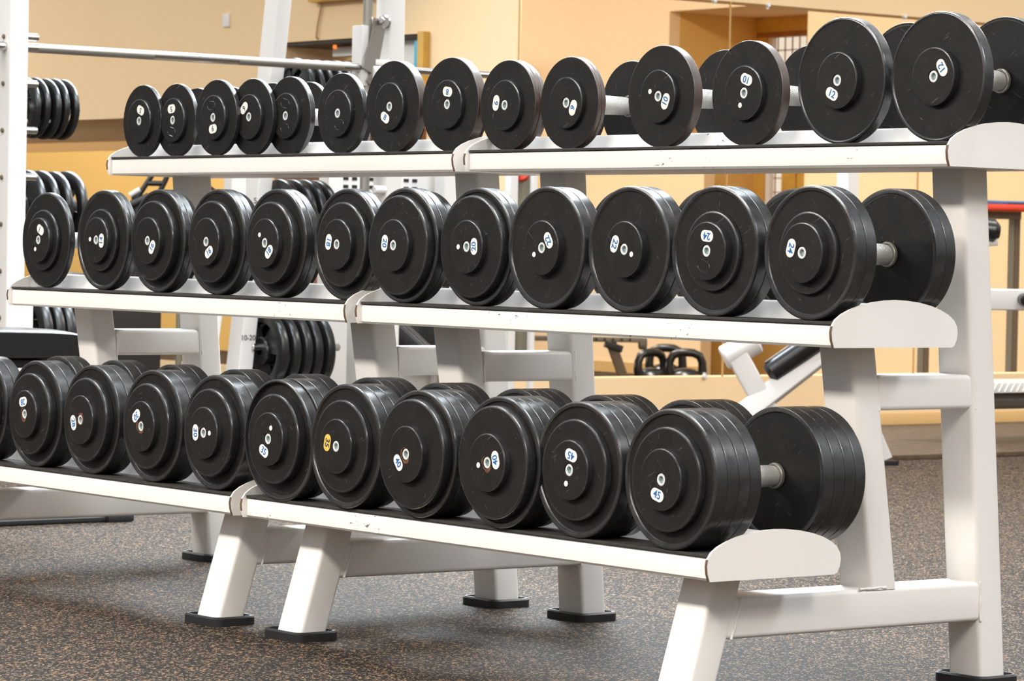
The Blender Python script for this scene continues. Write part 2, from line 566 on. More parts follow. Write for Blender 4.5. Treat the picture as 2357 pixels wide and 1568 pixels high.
def recess_mesh():
    """raised outline of the oval recess moulded into the cap"""
    bm = bmesh.new()
    a, b = .006, .009
    pts = [(a + b*math.cos(-PI/2+PI*k/14), b*math.sin(-PI/2+PI*k/14)) for k in range(15)] + [(-a + b*math.cos(PI/2+PI*k/14), b*math.sin(PI/2+PI*k/14)) for k in range(15)]
    n = len(pts); ring = []
    for x, z in pts:
        q = Vector((x, 0, z)); ring.append(q)
    rr = .0006
    rings = []
    for i in range(n):
        q = ring[i]; out = q.normalized()
        rings.append([q + out*rr, q + Vector((0, -rr, 0)), q - out*rr, q + Vector((0, rr, 0))])
    vs = [[bm.verts.new(p) for p in r] for r in rings]
    for i in range(n):
        A, B = vs[i], vs[(i+1) % n]
        for k in range(4): bm.faces.new((A[k], A[(k+1) % 4], B[(k+1) % 4], B[k]))
    return mesh_from(bm, M['rim'], 60)

def handle_mesh():
    bm = bmesh.new()
    lathe(bm, [(0, -GRIP/2-.004), (.0150, -GRIP/2-.004), (.0155, -GRIP/2+.006), (.0172, -GRIP/2+.02), (.0178, 0), (.0172, GRIP/2-.02), (.0155, GRIP/2-.006), (.0150, GRIP/2+.004), (0, GRIP/2+.004)], 40)
    return mesh_from(bm, M['knurl'], 50)

def collar_mesh():
    bm = bmesh.new()
    lathe(bm, [(.0168, 0), (.0195, 0), (.0203, .001), (.0203, .0055), (.0195, .0068), (.0168, .0068)], 40)
    return mesh_from(bm, M['steel_matte'], 30)

def warp35(r, y, a):
    # the rubber edge of this disc has come loose and bulges to the lower right
    d = math.cos(a - math.radians(-38))
    return (.0105 * max(0, d)**3 - .0035*max(0, math.cos(a - math.radians(45)))**2) * max(0, (r - .09) / .018)

ROWS = [
 ('T', '5', -2.5138, 0.109, 0.0795, 0, 0.009, 0, 0.01, 1, 1.218),
 ('T', '5', -2.3925, 0.12, 0.0795, 0, 0.009, 0, 0.01, 1, 1.675),
 ('T', '6', -2.2072, 0.106, 0.081, 0, 0.009, 0, 0.011, 1, -1.444),
 ('T', '6', -2.099, 0.126, 0.081, 0, 0.009, 0, 0.011, 1, 2.279),
 ('T', '7', -1.9911, 0.148, 0.082, 0, 0.009, 0, 0.013, 1, None),
 ('T', '7', -1.7724, 0.128, 0.082, 0, 0.009, 0, 0.013, 1, None),
 ('T', '8', -1.5858, 0.13, 0.0913, 0, 0.009, 0, 0.02, 1, -2.052),
 ('T', '8', -1.3946, 0.13, 0.0913, 0, 0.009, 0, 0.02, 1, 1.436),
 ('T', '9', -1.2099, 0.13, 0.0857, 0, 0.009, 0, 0.022, 2, 2.961),
 ('T', '9', -1.0267, 0.128, 0.0857, 0, 0.009, 0, 0.018, 2, -0.4),
 ('T', '10', -0.7651, 0.129, 0.0915, 0, 0.009, 0, 0.019, 1, -0.405),
 ('T', '10', -0.5364, 0.128, 0.0915, 0, 0.009, 0, 0.018, 1, 1.235),
 ('T', '12', -0.2976, 0.127, 0.1062, 0, 0.0095, 0, 0.022, 1, -2.005),
 ('T', '12', -0.0727, 0.127, 0.1062, 0, 0.0095, 0, 0.022, 1, 0.588),
 ('M', '14', -2.5145, 0.121, 0.1028, 0.066, 0.0105, 0.009, 0.014, 1, 1.099),
 ('M', '14', -2.2703, 0.129, 0.1052, 0.066, 0.0105, 0.006, 0.026, 2, -0.054),
 ('M', '16', -2.0441, 0.129, 0.1058, 0.082, 0.011, 0.0145, 0.03, 2, -0.566),
 ('M', '16', -1.8224, 0.129, 0.1058, 0.082, 0.011, 0.0145, 0.03, 2, -0.978),
 ('M', '18', -1.6043, 0.128, 0.1057, 0.0805, 0.011, 0.0155, 0.033, 2, -0.757),
 ('M', '18', -1.3758, 0.134, 0.1057, 0.0805, 0.011, 0.011, 0.033, 2, 2.968),
 ('M', '20', -1.1628, 0.115, 0.106, 0.092, 0.0105, 0.014, 0.034, 2, 2.98),
 ('M', '20', -0.9602, 0.129, 0.106, 0.092, 0.0105, 0.013, 0.034, 2, 0.029),
 ('M', '22', -0.7489, 0.13, 0.1066, 0, 0.01, 0, 0.045, 2, 0.563),
 ('M', '22', -0.5259, 0.13, 0.1066, 0, 0.01, 0, 0.045, 2, 2.774),
 ('M', '24', -0.3079, 0.13, 0.1066, 0.066, 0.0125, 0.005, 0.045, 2, 1.474),
 ('M', '24', -0.0813, 0.13, 0.1066, 0.066, 0.0125, 0.005, 0.045, 2, 2.849),
 ('L', '26', -2.2879, 0.127, 0.1068, 0.082, 0.0105, 0.0145, 0.048, 2, None),
 ('L', '28', -2.0647, 0.128, 0.1068, 0.082, 0.0105, 0.0145, 0.05, 2, 1.746),
 ('L', '28', -1.8459, 0.128, 0.1068, 0.082, 0.0105, 0.0145, 0.05, 2, -2.855),
 ('L', '30', -1.6151, 0.128, 0.1068, 0.0815, 0.011, 0.0145, 0.053, 2, 2.243),
 ('L', '30', -1.3963, 0.128, 0.1068, 0.0815, 0.011, 0.0145, 0.053, 2, -3.116),
 ('L', '35', -1.1744, 0.133, 0.1083, 0.081, 0.011, 0.0095, 0.068, 3, -2.032),
 ('L', '35', -0.9567, 0.129, 0.1083, 0.081, 0.011, 0.0095, 0.068, 3, 2.935),
 ('L', '40', -0.7425, 0.139, 0.108, 0.093, 0.011, 0.0155, 0.078, 4, -2.467),
 ('L', '40', -0.5178, 0.139, 0.108, 0.093, 0.011, 0.0155, 0.078, 4, 0.243),
 ('L', '45', -0.3197, 0.156, 0.1086, 0.0812, 0.01, 0.009, 0.091, 4, 1.319),
 ('L', '45', -0.0962, 0.156, 0.1086, 0.0812, 0.01, 0.009, 0.091, 4, -1.833)
]
INFO = {  # label, extra pin opposite the sticker, moulded ovals (angles)
 0: ('smallest black dumbbell, marked 5, first on the left of the top shelf', 0, []),
 1: ('black dumbbell marked 5 with a moulded oval under its bolt, on the top shelf', 0, [-1.6]),
 2: ('black dumbbell marked 6 with the sticker below its bolt, on the top shelf', 0, [1.75]),
 3: ('black dumbbell marked 6 with the sticker up left of its bolt, top shelf', 0, []),
 4: ('black dumbbell without a sticker, moulded ovals above and below the bolt, on the top shelf', 0, [1.55, -1.55]),
 5: ('black dumbbell without a sticker, one moulded oval under its bolt, just left of the 8s', 0, [-1.2]),
 6: ('black dumbbell marked 8 with the sticker below its bolt, on the top shelf', 0, []),
 7: ('black dumbbell marked 8 with the sticker above its bolt, on the top shelf', 0, []),
 8: ('black dumbbell marked 9 with the sticker left of its bolt, worn brown rim', 0, []),
 9: ('black dumbbell marked 9 with the sticker right of its bolt, worn brown rim', 0, []),
 10: ('brown rimmed dumbbell marked 10 with the sticker right of its bolt', 1, []),
 11: ('brown rimmed dumbbell marked 10 with the upside-down sticker above its bolt', 1, []),
 12: ('large black dumbbell marked 12 with the sticker below its bolt, on the top shelf', 0, []),
 13: ('large black dumbbell marked 12, last at the right end of the top shelf', 0, []),
 14: ('black dumbbell with a worn blank sticker, first on the left of the middle shelf', 1, []),
 15: ('black rubber dumbbell marked 14 with the sticker right of its bolt', 1, []),
 16: ('black rubber dumbbell marked 16, the left one of two, sticker at its lower right', 0, []),
 17: ('black rubber dumbbell marked 16, the right one of two, beside an 18', 0, []),
 18: ('black rubber dumbbell marked 18 with the sticker below its bolt and a pin above', 1, []),
 19: ('black rubber dumbbell marked 18 with the sticker left of its bolt', 0, []),
 20: ('black rubber dumbbell marked 20 with the sticker left of its bolt', 0, []),
 21: ('black rubber dumbbell marked 20 with the sticker right of its bolt and a pin', 1, []),
 22: ('black rubber dumbbell marked 22 with the sticker at upper right of its bolt', 1, []),
 23: ('black rubber dumbbell marked 22 with the sticker at upper left of its bolt', 1, []),
 24: ('black rubber dumbbell marked 24 with the sticker above its bolt and a moulded oval below', 0, [-1.75]),
 25: ('black rubber dumbbell marked 24 with its handle in view, right end of middle shelf', 0, []),
 26: ('black rubber dumbbell cut off by the left edge of the photo, on the bottom shelf', 0, []),
 27: ('black rubber dumbbell marked 28 with the sticker above its bolt', 0, []),
 28: ('black rubber dumbbell marked 28 with rust around the bolt and the sticker on its left', 0, []),
 29: ('black rubber dumbbell marked 30 with the sticker at upper left of a rusty bolt', 0, []),
 30: ('black rubber dumbbell marked 30 with the sticker left of its bolt and a pin', 1, []),
 31: ('black rubber dumbbell with a white 35 sticker and a bulging loose rim', 1, []),
 32: ('black rubber dumbbell with a yellow 35 sticker', 0, []),
 33: ('black rubber dumbbell marked 40 with the sticker below its bolt', 0, []),
 34: ('black rubber dumbbell marked 40, sticker right of its rusty bolt, on the bottom shelf', 1, []),
 35: ('largest black dumbbell marked 45 with the upside-down sticker above its bolt', 1, []),
 36: ('largest black dumbbell marked 45 with its handle in view, right end of bottom shelf', 0, []),
}
GROUP = {'T': 'dumbbells on the top shelf', 'M': 'dumbbells on the middle shelf', 'L': 'dumbbells on the bottom shelf'}
RUST = {27, 28, 29, 33, 34}

def rust_mesh(i):
    rnd = random.Random(i)
    bm = bmesh.new()
    n = 40
    ring = []
    ph = [rnd.uniform(0, 6.28) for _ in range(4)]
    for k in range(n):
        a = 2*PI*k/n
        r = .0122 + .0022*math.sin(a + ph[0]) + .0016*math.sin(2*a + ph[1]) + .0011*math.sin(3*a + ph[2]) + .0006*math.sin(7*a + ph[3])
        r = max(.0107, r)
        ring.append((r*math.cos(a), r*math.sin(a)))
    inner = [(.0105*math.cos(2*PI*k/n), .0105*math.sin(2*PI*k/n)) for k in range(n)]
    A = [bm.verts.new((x, 0, z)) for x, z in ring]; B = [bm.verts.new((x, 0, z)) for x, z in inner]
    C = [bm.verts.new((x, .0002, z)) for x, z in ring]; D = [bm.verts.new((x, .0002, z)) for x, z in inner]
    for k in range(n):
        j = (k+1) % n
        bm.faces.new((A[k], A[j], B[j], B[k])); bm.faces.new((C[k], D[k], D[j], C[j])); bm.faces.new((A[k], C[k], C[j], A[j])); bm.faces.new((B[k], B[j], D[j], D[k]))
    return mesh_from(bm, M['rust'], 30)
M['rust'] = simple('rust stain', (.13, .045, .015), .75, nz=(160, .5))

for i, (t, num, X, yc, R, R2, ht, st, mt, npl, ang) in enumerate(ROWS):
    yt, zt = TIER[t]
    lab, pin, ovals = INFO[i]
    root = thing('dumbbell', lab, 'dumbbell', (X, yt + yc, zt + RUB), GROUP[t])
    c = (0, 0, R)
    put('handle', cached('handle', handle_mesh), root, c)
    steel = num in ('5', '6', '7', '8', '9', '10')
    rim = M['rim_brown'] if num in ('8', '9', '10') else M['rim']
    for s in (-1, 1):
        rz = 0 if s < 0 else PI
        put('collar', cached('collar', collar_mesh), root, (0, s*(GRIP/2 - .0034) - .0034, R))
        tp = mt / npl
        for k in range(npl):
            y_front = GRIP/2 + (k+1)*tp                     # outer face of the k-th disc
            outer = k == npl - 1
            lip = None
            if not steel and num != '14' or (num == '14' and i == 15):
                lip = (.0085, .0032) if t != 'T' else (.0045, .0022)
                if i == 31 and outer and s < 0: lip = (.0060, .0080)
            warp = warp35 if (i == 31 and outer and s < 0) else None
            key = ('pl', outer, R, round(tp, 5), lip if outer else None, lip if k == 0 else None, rim.name, warp is not None)
            me = cached(key, plate_mesh(R, tp, lip if outer else None, lip if k == 0 else None, rim, warp, 'steel' if steel else 'rubber', outer))
            put('weight_plate', me, root, (0, s*y_front, R), (0, 0, rz))
        yo = GRIP/2 + mt
        rec = 0.0
        deep = .0080 if (i == 31 and s < 0) else .0032
        if not steel and not (num == '14' and i == 14): rec = deep if t != 'T' else .0022
        if st:
            me = cached(('st', R2, round(st, 4), rec), plate_mesh(R2, st + rec, None, None, M['rim'], None, 'rubber'))
            put('step_plate', me, root, (0, s*(yo + st), R), (0, 0, rz))
            yo += st; rec = 0
        cap = put('end_cap', cached(('cap', round(ht, 4), rec), cap_mesh(.048, ht + rec, .0104)), root, (0, s*(yo + ht), R), (0, 0, rz))
        yo += ht
        put('bolt', cached('bolt', bolt_mesh), cap, (0, .0012, 0), (0, random.uniform(0, 1), 0))
        if s > 0: continue
        if i in RUST:
            put('rust_stain', rust_mesh(i), cap, (0, -.0002, 0), label='orange rust around the bolt')
        if ang is not None:
            mat = 'sticker_yellow' if i == 32 else 'sticker'
            stk = put('number_sticker', cached(mat, pill_mesh(M[mat])), root, (.0246*math.cos(ang), -yo - .0005, R + .0246*math.sin(ang)), (0, -(ang + PI/2), 0),
                      label=('yellow' if i == 32 else 'white') + ' oval sticker')
            word = num if i != 14 else '1'
            ink = 'ink_dark' if num in ('5', '6') or i in (14, 32) else 'ink'
            big = len(num) == 2
            put('number', cached(('tx', word, ink), text_mesh(word, .0170 if big else .0165, M[ink], .0003)), stk, (0.003 if i == 14 else 0, -.0002, 0), label='number ' + num if i != 14 else 'faded number')
            if pin:
                pa = ang + PI
                put('pin', cached('pin', pin_mesh), root, (.0225*math.cos(pa), -yo - .0004, R + .0225*math.sin(pa)), label='small pale pin')
        for a in ovals:
            put('moulded_oval', cached('oval', recess_mesh), root, (.0255*math.cos(a), -yo, R + .0255*math.sin(a)), (0, -(a + PI/2) + .2, 0))

# ------------------------------------------------------------------ room shell
XW, YC = -5.9637, 4.2726          # mirrored wall (faces +x) and the corner it makes with the left wall (faces -y)

def struct(name, bm, mat, angle=35):
    o = obj(name, bm, mat, None, angle=angle)
    o['kind'] = 'structure'
    return o

bm = bmesh.new(); add_box(bm, (-24, -9, -.06), (8, 16, 0)); struct('floor', bm, M['floor'])
# wall with the mirror: low part, part above the mirror
bm = bmesh.new()
add_box(bm, (XW - .12, YC, .0), (XW, 12, .2222)); struct('wall_mirror_side', bm, M['wall'])
bm = bmesh.new(); add_box(bm, (XW - .12, YC, 1.700), (XW, 12, 3.2)); struct('wall_mirror_upper', bm, M['wall'])
bm = bmesh.new()
add_prism(bm, [(XW, .0), (XW + .016, .0), (XW + .016, .012), (XW + .011, .055), (XW + .006, .062), (XW, .064)], 'y', YC, 12); struct('baseboard_right', bm, M['base'])
# left wall: solid beside the corner, upper part over the alcove, low part under it
bm = bmesh.new(); add_prism(bm, [(-6.535, YC), (XW, YC), (XW - .195, YC + .15), (-6.535, YC + .15)], 'z', 0, 3.2); struct('wall_corner', bm, M['wall'])
bm = bmesh.new(); add_box(bm, (-7.56, YC, 1.54), (-6.535, YC + .3, 3.2)); struct('wall_left_upper', bm, M['wall'])
bm = bmesh.new(); add_prism(bm, [(-7.56, YC), (-7.56, YC + 1.2), (-8.2, 6.03), (-22, 6.03), (-22, YC)], 'z', 1.253, 1.95); add_box(bm, (-22, YC, 1.95), (-7.56, YC + .3, 3.2)); struct('wall_left_bulkhead', bm, M['wall'])
bm = bmesh.new(); add_box(bm, (-22, YC, 0), (-6.535, YC + .12, .19)); struct('wall_left_low', bm, M['wall'])
bm = bmesh.new(); add_box(bm, (-22, 6.0, 1.205), (-8.4, 6.03, 1.2525)); struct('trim_1', bm, M['base'])
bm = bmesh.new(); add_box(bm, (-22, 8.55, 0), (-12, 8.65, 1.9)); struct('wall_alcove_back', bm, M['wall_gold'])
# the room seen in the mirror: far wall (faces -y) with a window recess
YV, YB = 9.0, 9.726
bm = bmesh.new()
add_box(bm, (-12.5, YV, 0), (-10.615, YV + .08, 3.2)); add_box(bm, (-10.615, YV, 0), (-10.285, YV + .08, 1.30))
add_box(bm, (-9.455, YV, 0), (-6.2, YV + .08, 3.2)); add_box(bm, (-10.615, YV, 2.092), (-9.455, YV + .08, 3.2)); struct('wall_far', bm, M['wall'])
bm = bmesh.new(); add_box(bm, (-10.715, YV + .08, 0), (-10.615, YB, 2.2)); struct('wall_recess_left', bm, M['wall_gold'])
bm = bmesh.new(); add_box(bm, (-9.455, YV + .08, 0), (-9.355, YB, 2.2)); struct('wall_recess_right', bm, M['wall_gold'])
bm = bmesh.new(); add_box(bm, (-10.615, YV + .08, 2.092), (-9.455, YB, 2.2)); struct('ceiling_recess', bm, M['wall'])
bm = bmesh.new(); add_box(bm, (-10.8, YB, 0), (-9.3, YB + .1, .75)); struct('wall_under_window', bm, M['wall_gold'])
bm = bmesh.new(); add_box(bm, (-12.5, YV - .016, 0), (-10.285, YV, .062)); add_box(bm, (-9.455, YV - .016, 0), (-6.2, YV, .062)); struct('baseboard_far', bm, M['base'])
# window at the back of the recess
WO = Vector((-10.05, YB, .75))
win = thing('window_1', 'wooden framed window with a grid, seen in the mirror behind the dumbbells marked 10', 'window', WO)
win['kind'] = 'structure'
def wb(name, lo, hi, mat, par=win, bev=.003):
    bm = bmesh.new(); add_box(bm, lo, hi, bev)
    o = obj(name, bm, M[mat], par)
    for v in o.data.vertices: v.co -= WO
    return o
wb('window_head', (-10.615, YB - .06, 2.005), (-9.455, YB + .06, 2.12), 'wood_light')
wb('window_head', (-10.615, YB - .05, 1.975), (-9.455, YB, 2.005), 'wood')
for x0, x1, zt in ((-10.615, -10.53, 1.98), (-10.375, -10.255, 1.55), (-10.245, -10.165, 1.55), (-9.62, -9.455, 1.98)): wb('window_post', (x0, YB - .05, .75), (x1, YB, zt), 'wood_light')
for x0, zt in ((-10.53, 1.98), (-10.165, 1.55)): wb('window_frame', (x0, YB - .035, .75), (x0 + .035, YB, zt), 'white_plastic')
wb('window_glass', (-10.6, YB + .015, .75), (-9.46, YB + .02, 2.0), 'daylight', bev=0)
for k in range(14): wb('window_bar', (-10.49 + k*.062, YB + .002, .75), (-10.484 + k*.062, YB + .008, 1.98), 'wood', bev=0)
for k in range(14): wb('window_bar', (-10.6, YB + .002, .82 + k*.083), (-9.46, YB + .008, .826 + k*.083), 'wood', bev=0)
# metal clips holding the mirror edge
for y, z, n in ((5.228, .2235, 'lower'), (5.236, 1.698, 'first upper'), (5.52, 1.698, 'second upper'), (6.279, 1.698, 'third upper')):
    bm = bmesh.new(); s = 1 if z < 1 else -1
    add_cyl(bm, (XW - .004, y, z), (XW + .014, y, z), .009, 16, bev=.002)
    add_box(bm, (XW + .001, y - .006, z - .002 if s > 0 else z - .016), (XW + .004, y + .006, z + .016 if s > 0 else z + .002))
    o = obj('mirror_clip', bm, M['zinc'])
    tag(o, {'lower': 'small silver mirror clip on the low wall right of the kettlebells', 'first upper': 'silver mirror clip at the top edge, leftmost of the three',
            'second upper': 'silver mirror clip at the top edge, middle one of the three', 'third upper': 'silver mirror clip at the top edge above the dumbbell marked 12'}[n], 'clip')
# joints between the mirror panels
for y, nme in ((YC + .002, 'corner'), (5.327, 'mid'), (6.384, 'right')):
    bm = bmesh.new(); add_box(bm, (XW - .006, y - .0025, .2222), (XW + .001, y + .0025, 1.70)); o = struct('trim_3', bm, M['base'])
# rubber mat lying along the mirrored wall
bm = bmesh.new(); add_box(bm, (XW + .03, 2.9, 0), (-4.44, 12, .018), .004)
tag(obj('rubber_mat', bm, M['mat_brown']), 'low speckled rubber mat lying along the foot of the mirrored wall', 'mat')

# ------------------------------------------------------------------ barbell machine behind the racks
XS = -4.859
sm = thing('smith_machine', 'white barbell machine frame with square posts behind the left dumbbell rack', 'exercise machine', (XS, 2.2, 0))
def part(name, bm, mat, par, **k):
    o = obj(name, bm, M[mat], par, **k)
    base = par.matrix_world.translation if par.parent is None else None
    p = par
    off = Vector((0, 0, 0))
    while p is not None: off = off + p.location; p = p.parent
    for v in o.data.vertices: v.co -= off
    return o
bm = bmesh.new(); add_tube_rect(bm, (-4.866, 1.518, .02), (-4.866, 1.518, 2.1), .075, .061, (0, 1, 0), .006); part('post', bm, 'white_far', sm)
for k in range(9):
    z = 1.3115 - .1385*k + .1385
    bm = bmesh.new(); add_cyl(bm, (-4.866, 1.4885, z - .005), (-4.866, 1.482, z - .005), .0075, 16, bev=.002); part('bolt', bm, 'grey_brown', sm)
for z in (1.308, 1.169, 1.032, .893, .755):
    bm = bmesh.new(); add_cyl(bm, (XS, 1.54, z), (XS, 1.597, z), .0118, 20, bev=.003); part('peg', bm, 'chrome', sm)
bm = bmesh.new(); add_box(bm, (-4.905, 1.49, .0), (-4.829, 1.579, .522), .006); part('post_foot', bm, 'white_far', sm)
bm = bmesh.new(); add_tube_rect(bm, (-4.870, 2.893, .02), (-4.870, 2.893, 2.1), .078, .062, (0, 1, 0), .006); part('post', bm, 'white_far', sm)
bm = bmesh.new(); add_cyl(bm, (-4.86, 2.796, .05), (-4.86, 2.796, 2.1), .0155, 20); part('guide_rod', bm, 'steel_matte', sm)
bm = bmesh.new(); add_box(bm, (-4.90, 2.764, 1.22), (-4.846, 2.826, 1.413), .004); part('carriage', bm, 'white_far', sm)
bm = bmesh.new(); add_cyl(bm, (-4.845, 2.822, .89), (-4.845, 2.87, .89), .014, 18, bev=.003); part('peg', bm, 'white_far', sm)
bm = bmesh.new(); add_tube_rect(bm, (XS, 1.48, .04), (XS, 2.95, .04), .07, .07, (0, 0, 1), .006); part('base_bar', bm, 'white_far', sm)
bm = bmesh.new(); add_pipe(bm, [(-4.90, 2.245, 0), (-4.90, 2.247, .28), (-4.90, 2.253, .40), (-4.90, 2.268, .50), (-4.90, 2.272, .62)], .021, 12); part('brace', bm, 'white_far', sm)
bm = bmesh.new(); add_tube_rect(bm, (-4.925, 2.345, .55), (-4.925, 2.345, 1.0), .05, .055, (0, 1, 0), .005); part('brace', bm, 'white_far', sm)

bb = thing('barbell', 'long steel barbell with knurled bands hung in front of the cream wall', 'barbell', (XS, 2.2, 1.277))
R_ = .0137
for y0, y1, mat, nm in ((1.35, 1.593, 'chrome', 'bar'), (1.593, 1.995, 'steel_matte', 'knurled_band'), (1.995, 2.304, 'chrome', 'bar'), (2.304, 2.70, 'steel_matte', 'knurled_band'), (2.70, 2.80, 'chrome', 'bar')):
    bm = bmesh.new(); add_cyl(bm, (XS, y0, 1.277), (XS, y1, 1.277), R_, 24); part(nm, bm, mat, bb)
bm = bmesh.new(); add_cyl(bm, (XS + .02, 2.80, 1.262), (XS + .02, 2.885, 1.262), .024, 28, bev=.004); part('collar', bm, 'white_far', bb)
bm = bmesh.new(); add_cyl(bm, (XS, 2.885, 1.279), (XS, 3.35, 1.279), .0115, 24); part('sleeve', bm, 'chrome', bb)
# hook lever with its pivot
hk = bmesh.new()
pts = [(2.805, 1.437), (2.838, 1.437), (2.846, 1.405), (2.827, 1.31), (2.818, 1.262), (2.812, 1.238), (2.793, 1.222), (2.779, 1.236), (2.795, 1.262), (2.762, 1.277), (2.766, 1.30), (2.79, 1.36)]
add_prism(hk, [(y, z) for y, z in pts], 'x', XS + .018, XS + .027); part('hook_lever', hk, 'steel_matte', bb)
bm = bmesh.new(); add_cyl(bm, (XS + .03, 2.838, 1.427), (XS - .015, 2.866, 1.428), .022, 28, bev=.004); part('pivot_washer', bm, 'chrome', bb)
bm = bmesh.new(); add_cyl(bm, (XS + .045, 2.818, 1.43), (XS + .0, 2.84, 1.43), .0105, 20, bev=.003); part('pivot_pin', bm, 'chrome', bb)
bm = bmesh.new(); add_cyl(bm, (XS - .0, 2.885, 1.42), (XS - .0, 2.90, 1.42), .02, 24, bev=.004); part('pivot_nut', bm, 'chrome', bb)
bm = bmesh.new(); add_box(bm, (XS + .0, 2.81, 1.288), (XS + .03, 2.868, 1.306), .004); part('stop_block', bm, 'white_plastic', bb)

# slanted post that carries the weight plates
XP = -5.05
pt = thing('plate_tree', 'slanted white post printed with the plate weights, carrying black plates', 'plate rack', (XP, 2.5, 0))
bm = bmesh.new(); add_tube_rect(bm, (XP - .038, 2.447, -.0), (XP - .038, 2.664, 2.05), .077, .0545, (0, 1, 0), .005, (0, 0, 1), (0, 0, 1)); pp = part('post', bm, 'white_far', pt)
def wall_text(s, size, y, z, par):
    me = text_mesh(s, size, M['ink_black'], .0004)()
    me.transform(Matrix.Rotation(PI/2, 4, 'Z'))
    o = put('printed_weight', me, par, (XP + .0012 - pt.location.x, y - pt.location.y, z), label='black printed text ' + s)
    return o
wall_text('5-', .026, 2.508, .846, pp)
wall_text('10-20', .024, 2.486, .408, pp)
bm = bmesh.new(); add_cyl(bm, (XP, 2.50, .378), (XP, 2.84, .378), .0125, 20, bev=.003); part('peg', bm, 'chrome', pt)
bm = bmesh.new(); add_cyl(bm, (XP, 2.50, .80), (XP, 2.86, .80), .0125, 20, bev=.003); part('peg', bm, 'chrome', pt)
bm = bmesh.new(); add_cyl(bm, (XP, 2.56, 1.20), (XP, 3.03, 1.20), .0125, 20, bev=.003); part('peg', bm, 'chrome', pt)
bm = bmesh.new(); add_cyl(bm, (XP - .04, 2.68, .847), (XP - .012, 2.68, .847), .006, 12); 
bm.free()

def disc_mesh(R, t):
    def mk():
        bm = bmesh.new()
        e = min(.006, t*.3)
        lathe(bm, [(R*.74, 0), (R - e, 0), (R - e*.3, e*.3), (R, e), (R, t - e), (R - e*.3, t - e*.3), (R - e, t), (R*.74, t)], 72)
        lathe(bm, [(.014, -.003), (R*.33, -.003), (R*.36, .001), (R*.36, t - .001), (R*.33, t + .003), (.014, t + .003)], 48)
        for s in range(3):                                   # three webs leave three hand holes
            a0, a1 = 2*PI*s/3 + .12, 2*PI*s/3 + 1.22
            n = 10
            ra, rb = R*.34, R*.76
            rings = []
            for k in range(n + 1):
                a = a0 + (a1 - a0)*k/n
                ca, sa = math.cos(a), math.sin(a)
                rings.append([(ra*ca, t*.25, ra*sa), (rb*ca, t*.25, rb*sa), (rb*ca, t*.75, rb*sa), (ra*ca, t*.75, ra*sa)])
            loft(bm, rings)
        return mesh_from(bm, M['plate'], 32)
    return mk
def stack(y0, n, R, t, gap, x, z, words, cat='weight plate', grp=None, jit=.004):
    for k in range(n):
        o = put('weight_plate', cached(('disc', R, t), disc_mesh(R, t)), None, (x + random.uniform(-jit, jit), y0 + k*(t + gap), z - R*.0 + random.uniform(-jit, jit)*.4), (0, random.uniform(0, 2), random.uniform(-.02, .02)))
        tag(o, words[k], cat, grp)
ORD = ['first', 'second', 'third', 'fourth', 'fifth', 'sixth', 'seventh', 'eighth', 'ninth', 'tenth']
stack(2.535, 5, .127, .03, .0135, XP, .365, [f'{ORD[k]} black rubber plate from the post printed 10-20, big ones on the lowest peg' for k in range(5)], grp='plates on the lowest peg of the slanted post')
stack(2.585, 4, .130, .026, .021, XP, .79, [f'{ORD[k]} black plate from the slanted post, on its middle peg under the top shelf' for k in range(4)], grp='plates on the middle peg of the slanted post')
stack(2.640, 9, .105, .021, .0185, XP, 1.203, [f'{ORD[k]} small black plate from the left in the row behind the barbell' for k in range(9)], grp='small plates behind the barbell')
pt2 = thing('plate_peg', 'chrome peg on the left post, holding the plates beside the cream wall', 'peg', (-5.0, 1.6, 1.105))
bm = bmesh.new(); add_cyl(bm, (-5.0, 1.52, 1.105), (-5.0, 1.82, 1.105), .0125, 20); part('rod', bm, 'chrome', pt2)
stack(1.625, 5, .092, .020, .0125, -5.0, 1.105, [f'{ORD[k]} black plate from the left post in the upper stack beside the cream wall' for k in range(5)], grp='upper stack of plates by the left post')
stack(1.628, 4, .113, .026, .022, -5.0, .805, [f'{ORD[k]} black plate from the left post in the stack behind the leftmost middle shelf dumbbells' for k in range(4)], grp='middle stack of plates by the left post')
stack(1.640, 4, .135, .032, .008, -5.0, .42, [f'{ORD[k]} black plate from the left post in the stack above the bench pad' for k in range(4)], grp='lowest stack of plates by the left post')

# ------------------------------------------------------------------ flat bench at the left
bn = thing('flat_bench', 'flat exercise bench with a black vinyl pad behind the left rack', 'bench', (-3.62, .6, 0))
bm = bmesh.new()
xs0, xs1, y0, y1 = -3.70, -3.43, -.35, .93
secs = []
for y, k in ((y0, .86), (y0 + .02, 1), (.55, 1), (.72, .985), (.84, .955), (.90, .90), (.925, .80)):
    zt = .425 + (.489 - .425) * k if k > .81 else .478
    sec = []
    for a, b in rrect(xs1 - xs0, 1, .22, 6):
        sec.append(((xs0 + xs1)/2 + a, y, .408 + (b + .5)*(zt - .408)))
    secs.append(sec)
loft(bm, secs)
part('pad', bm, 'vinyl', bn, angle=50)
bm = bmesh.new(); add_box(bm, (-3.66, -.3, .388), (-3.47, .86, .408), .003); part('pad_board', bm, 'black', bn)
bm = bmesh.new(); add_tube_rect(bm, (-3.565, .35, .05), (-3.565, .42, .39), .06, .06, (0, 1, 0), .005); part('leg', bm, 'white_far', bn)
bm = bmesh.new(); add_tube_rect(bm, (-3.445, -.5, .040), (-3.445, 1.00, .040), .05, .05, (0, 0, 1), .005); part('base_beam', bm, 'white_far', bn)
bm = bmesh.new(); add_tube_rect(bm, (-3.443, -.5, .0075), (-3.443, 1.0, .0075), .062, .015, (0, 0, 1), .004); part('rubber_skid', bm, 'rubber_foot', bn)
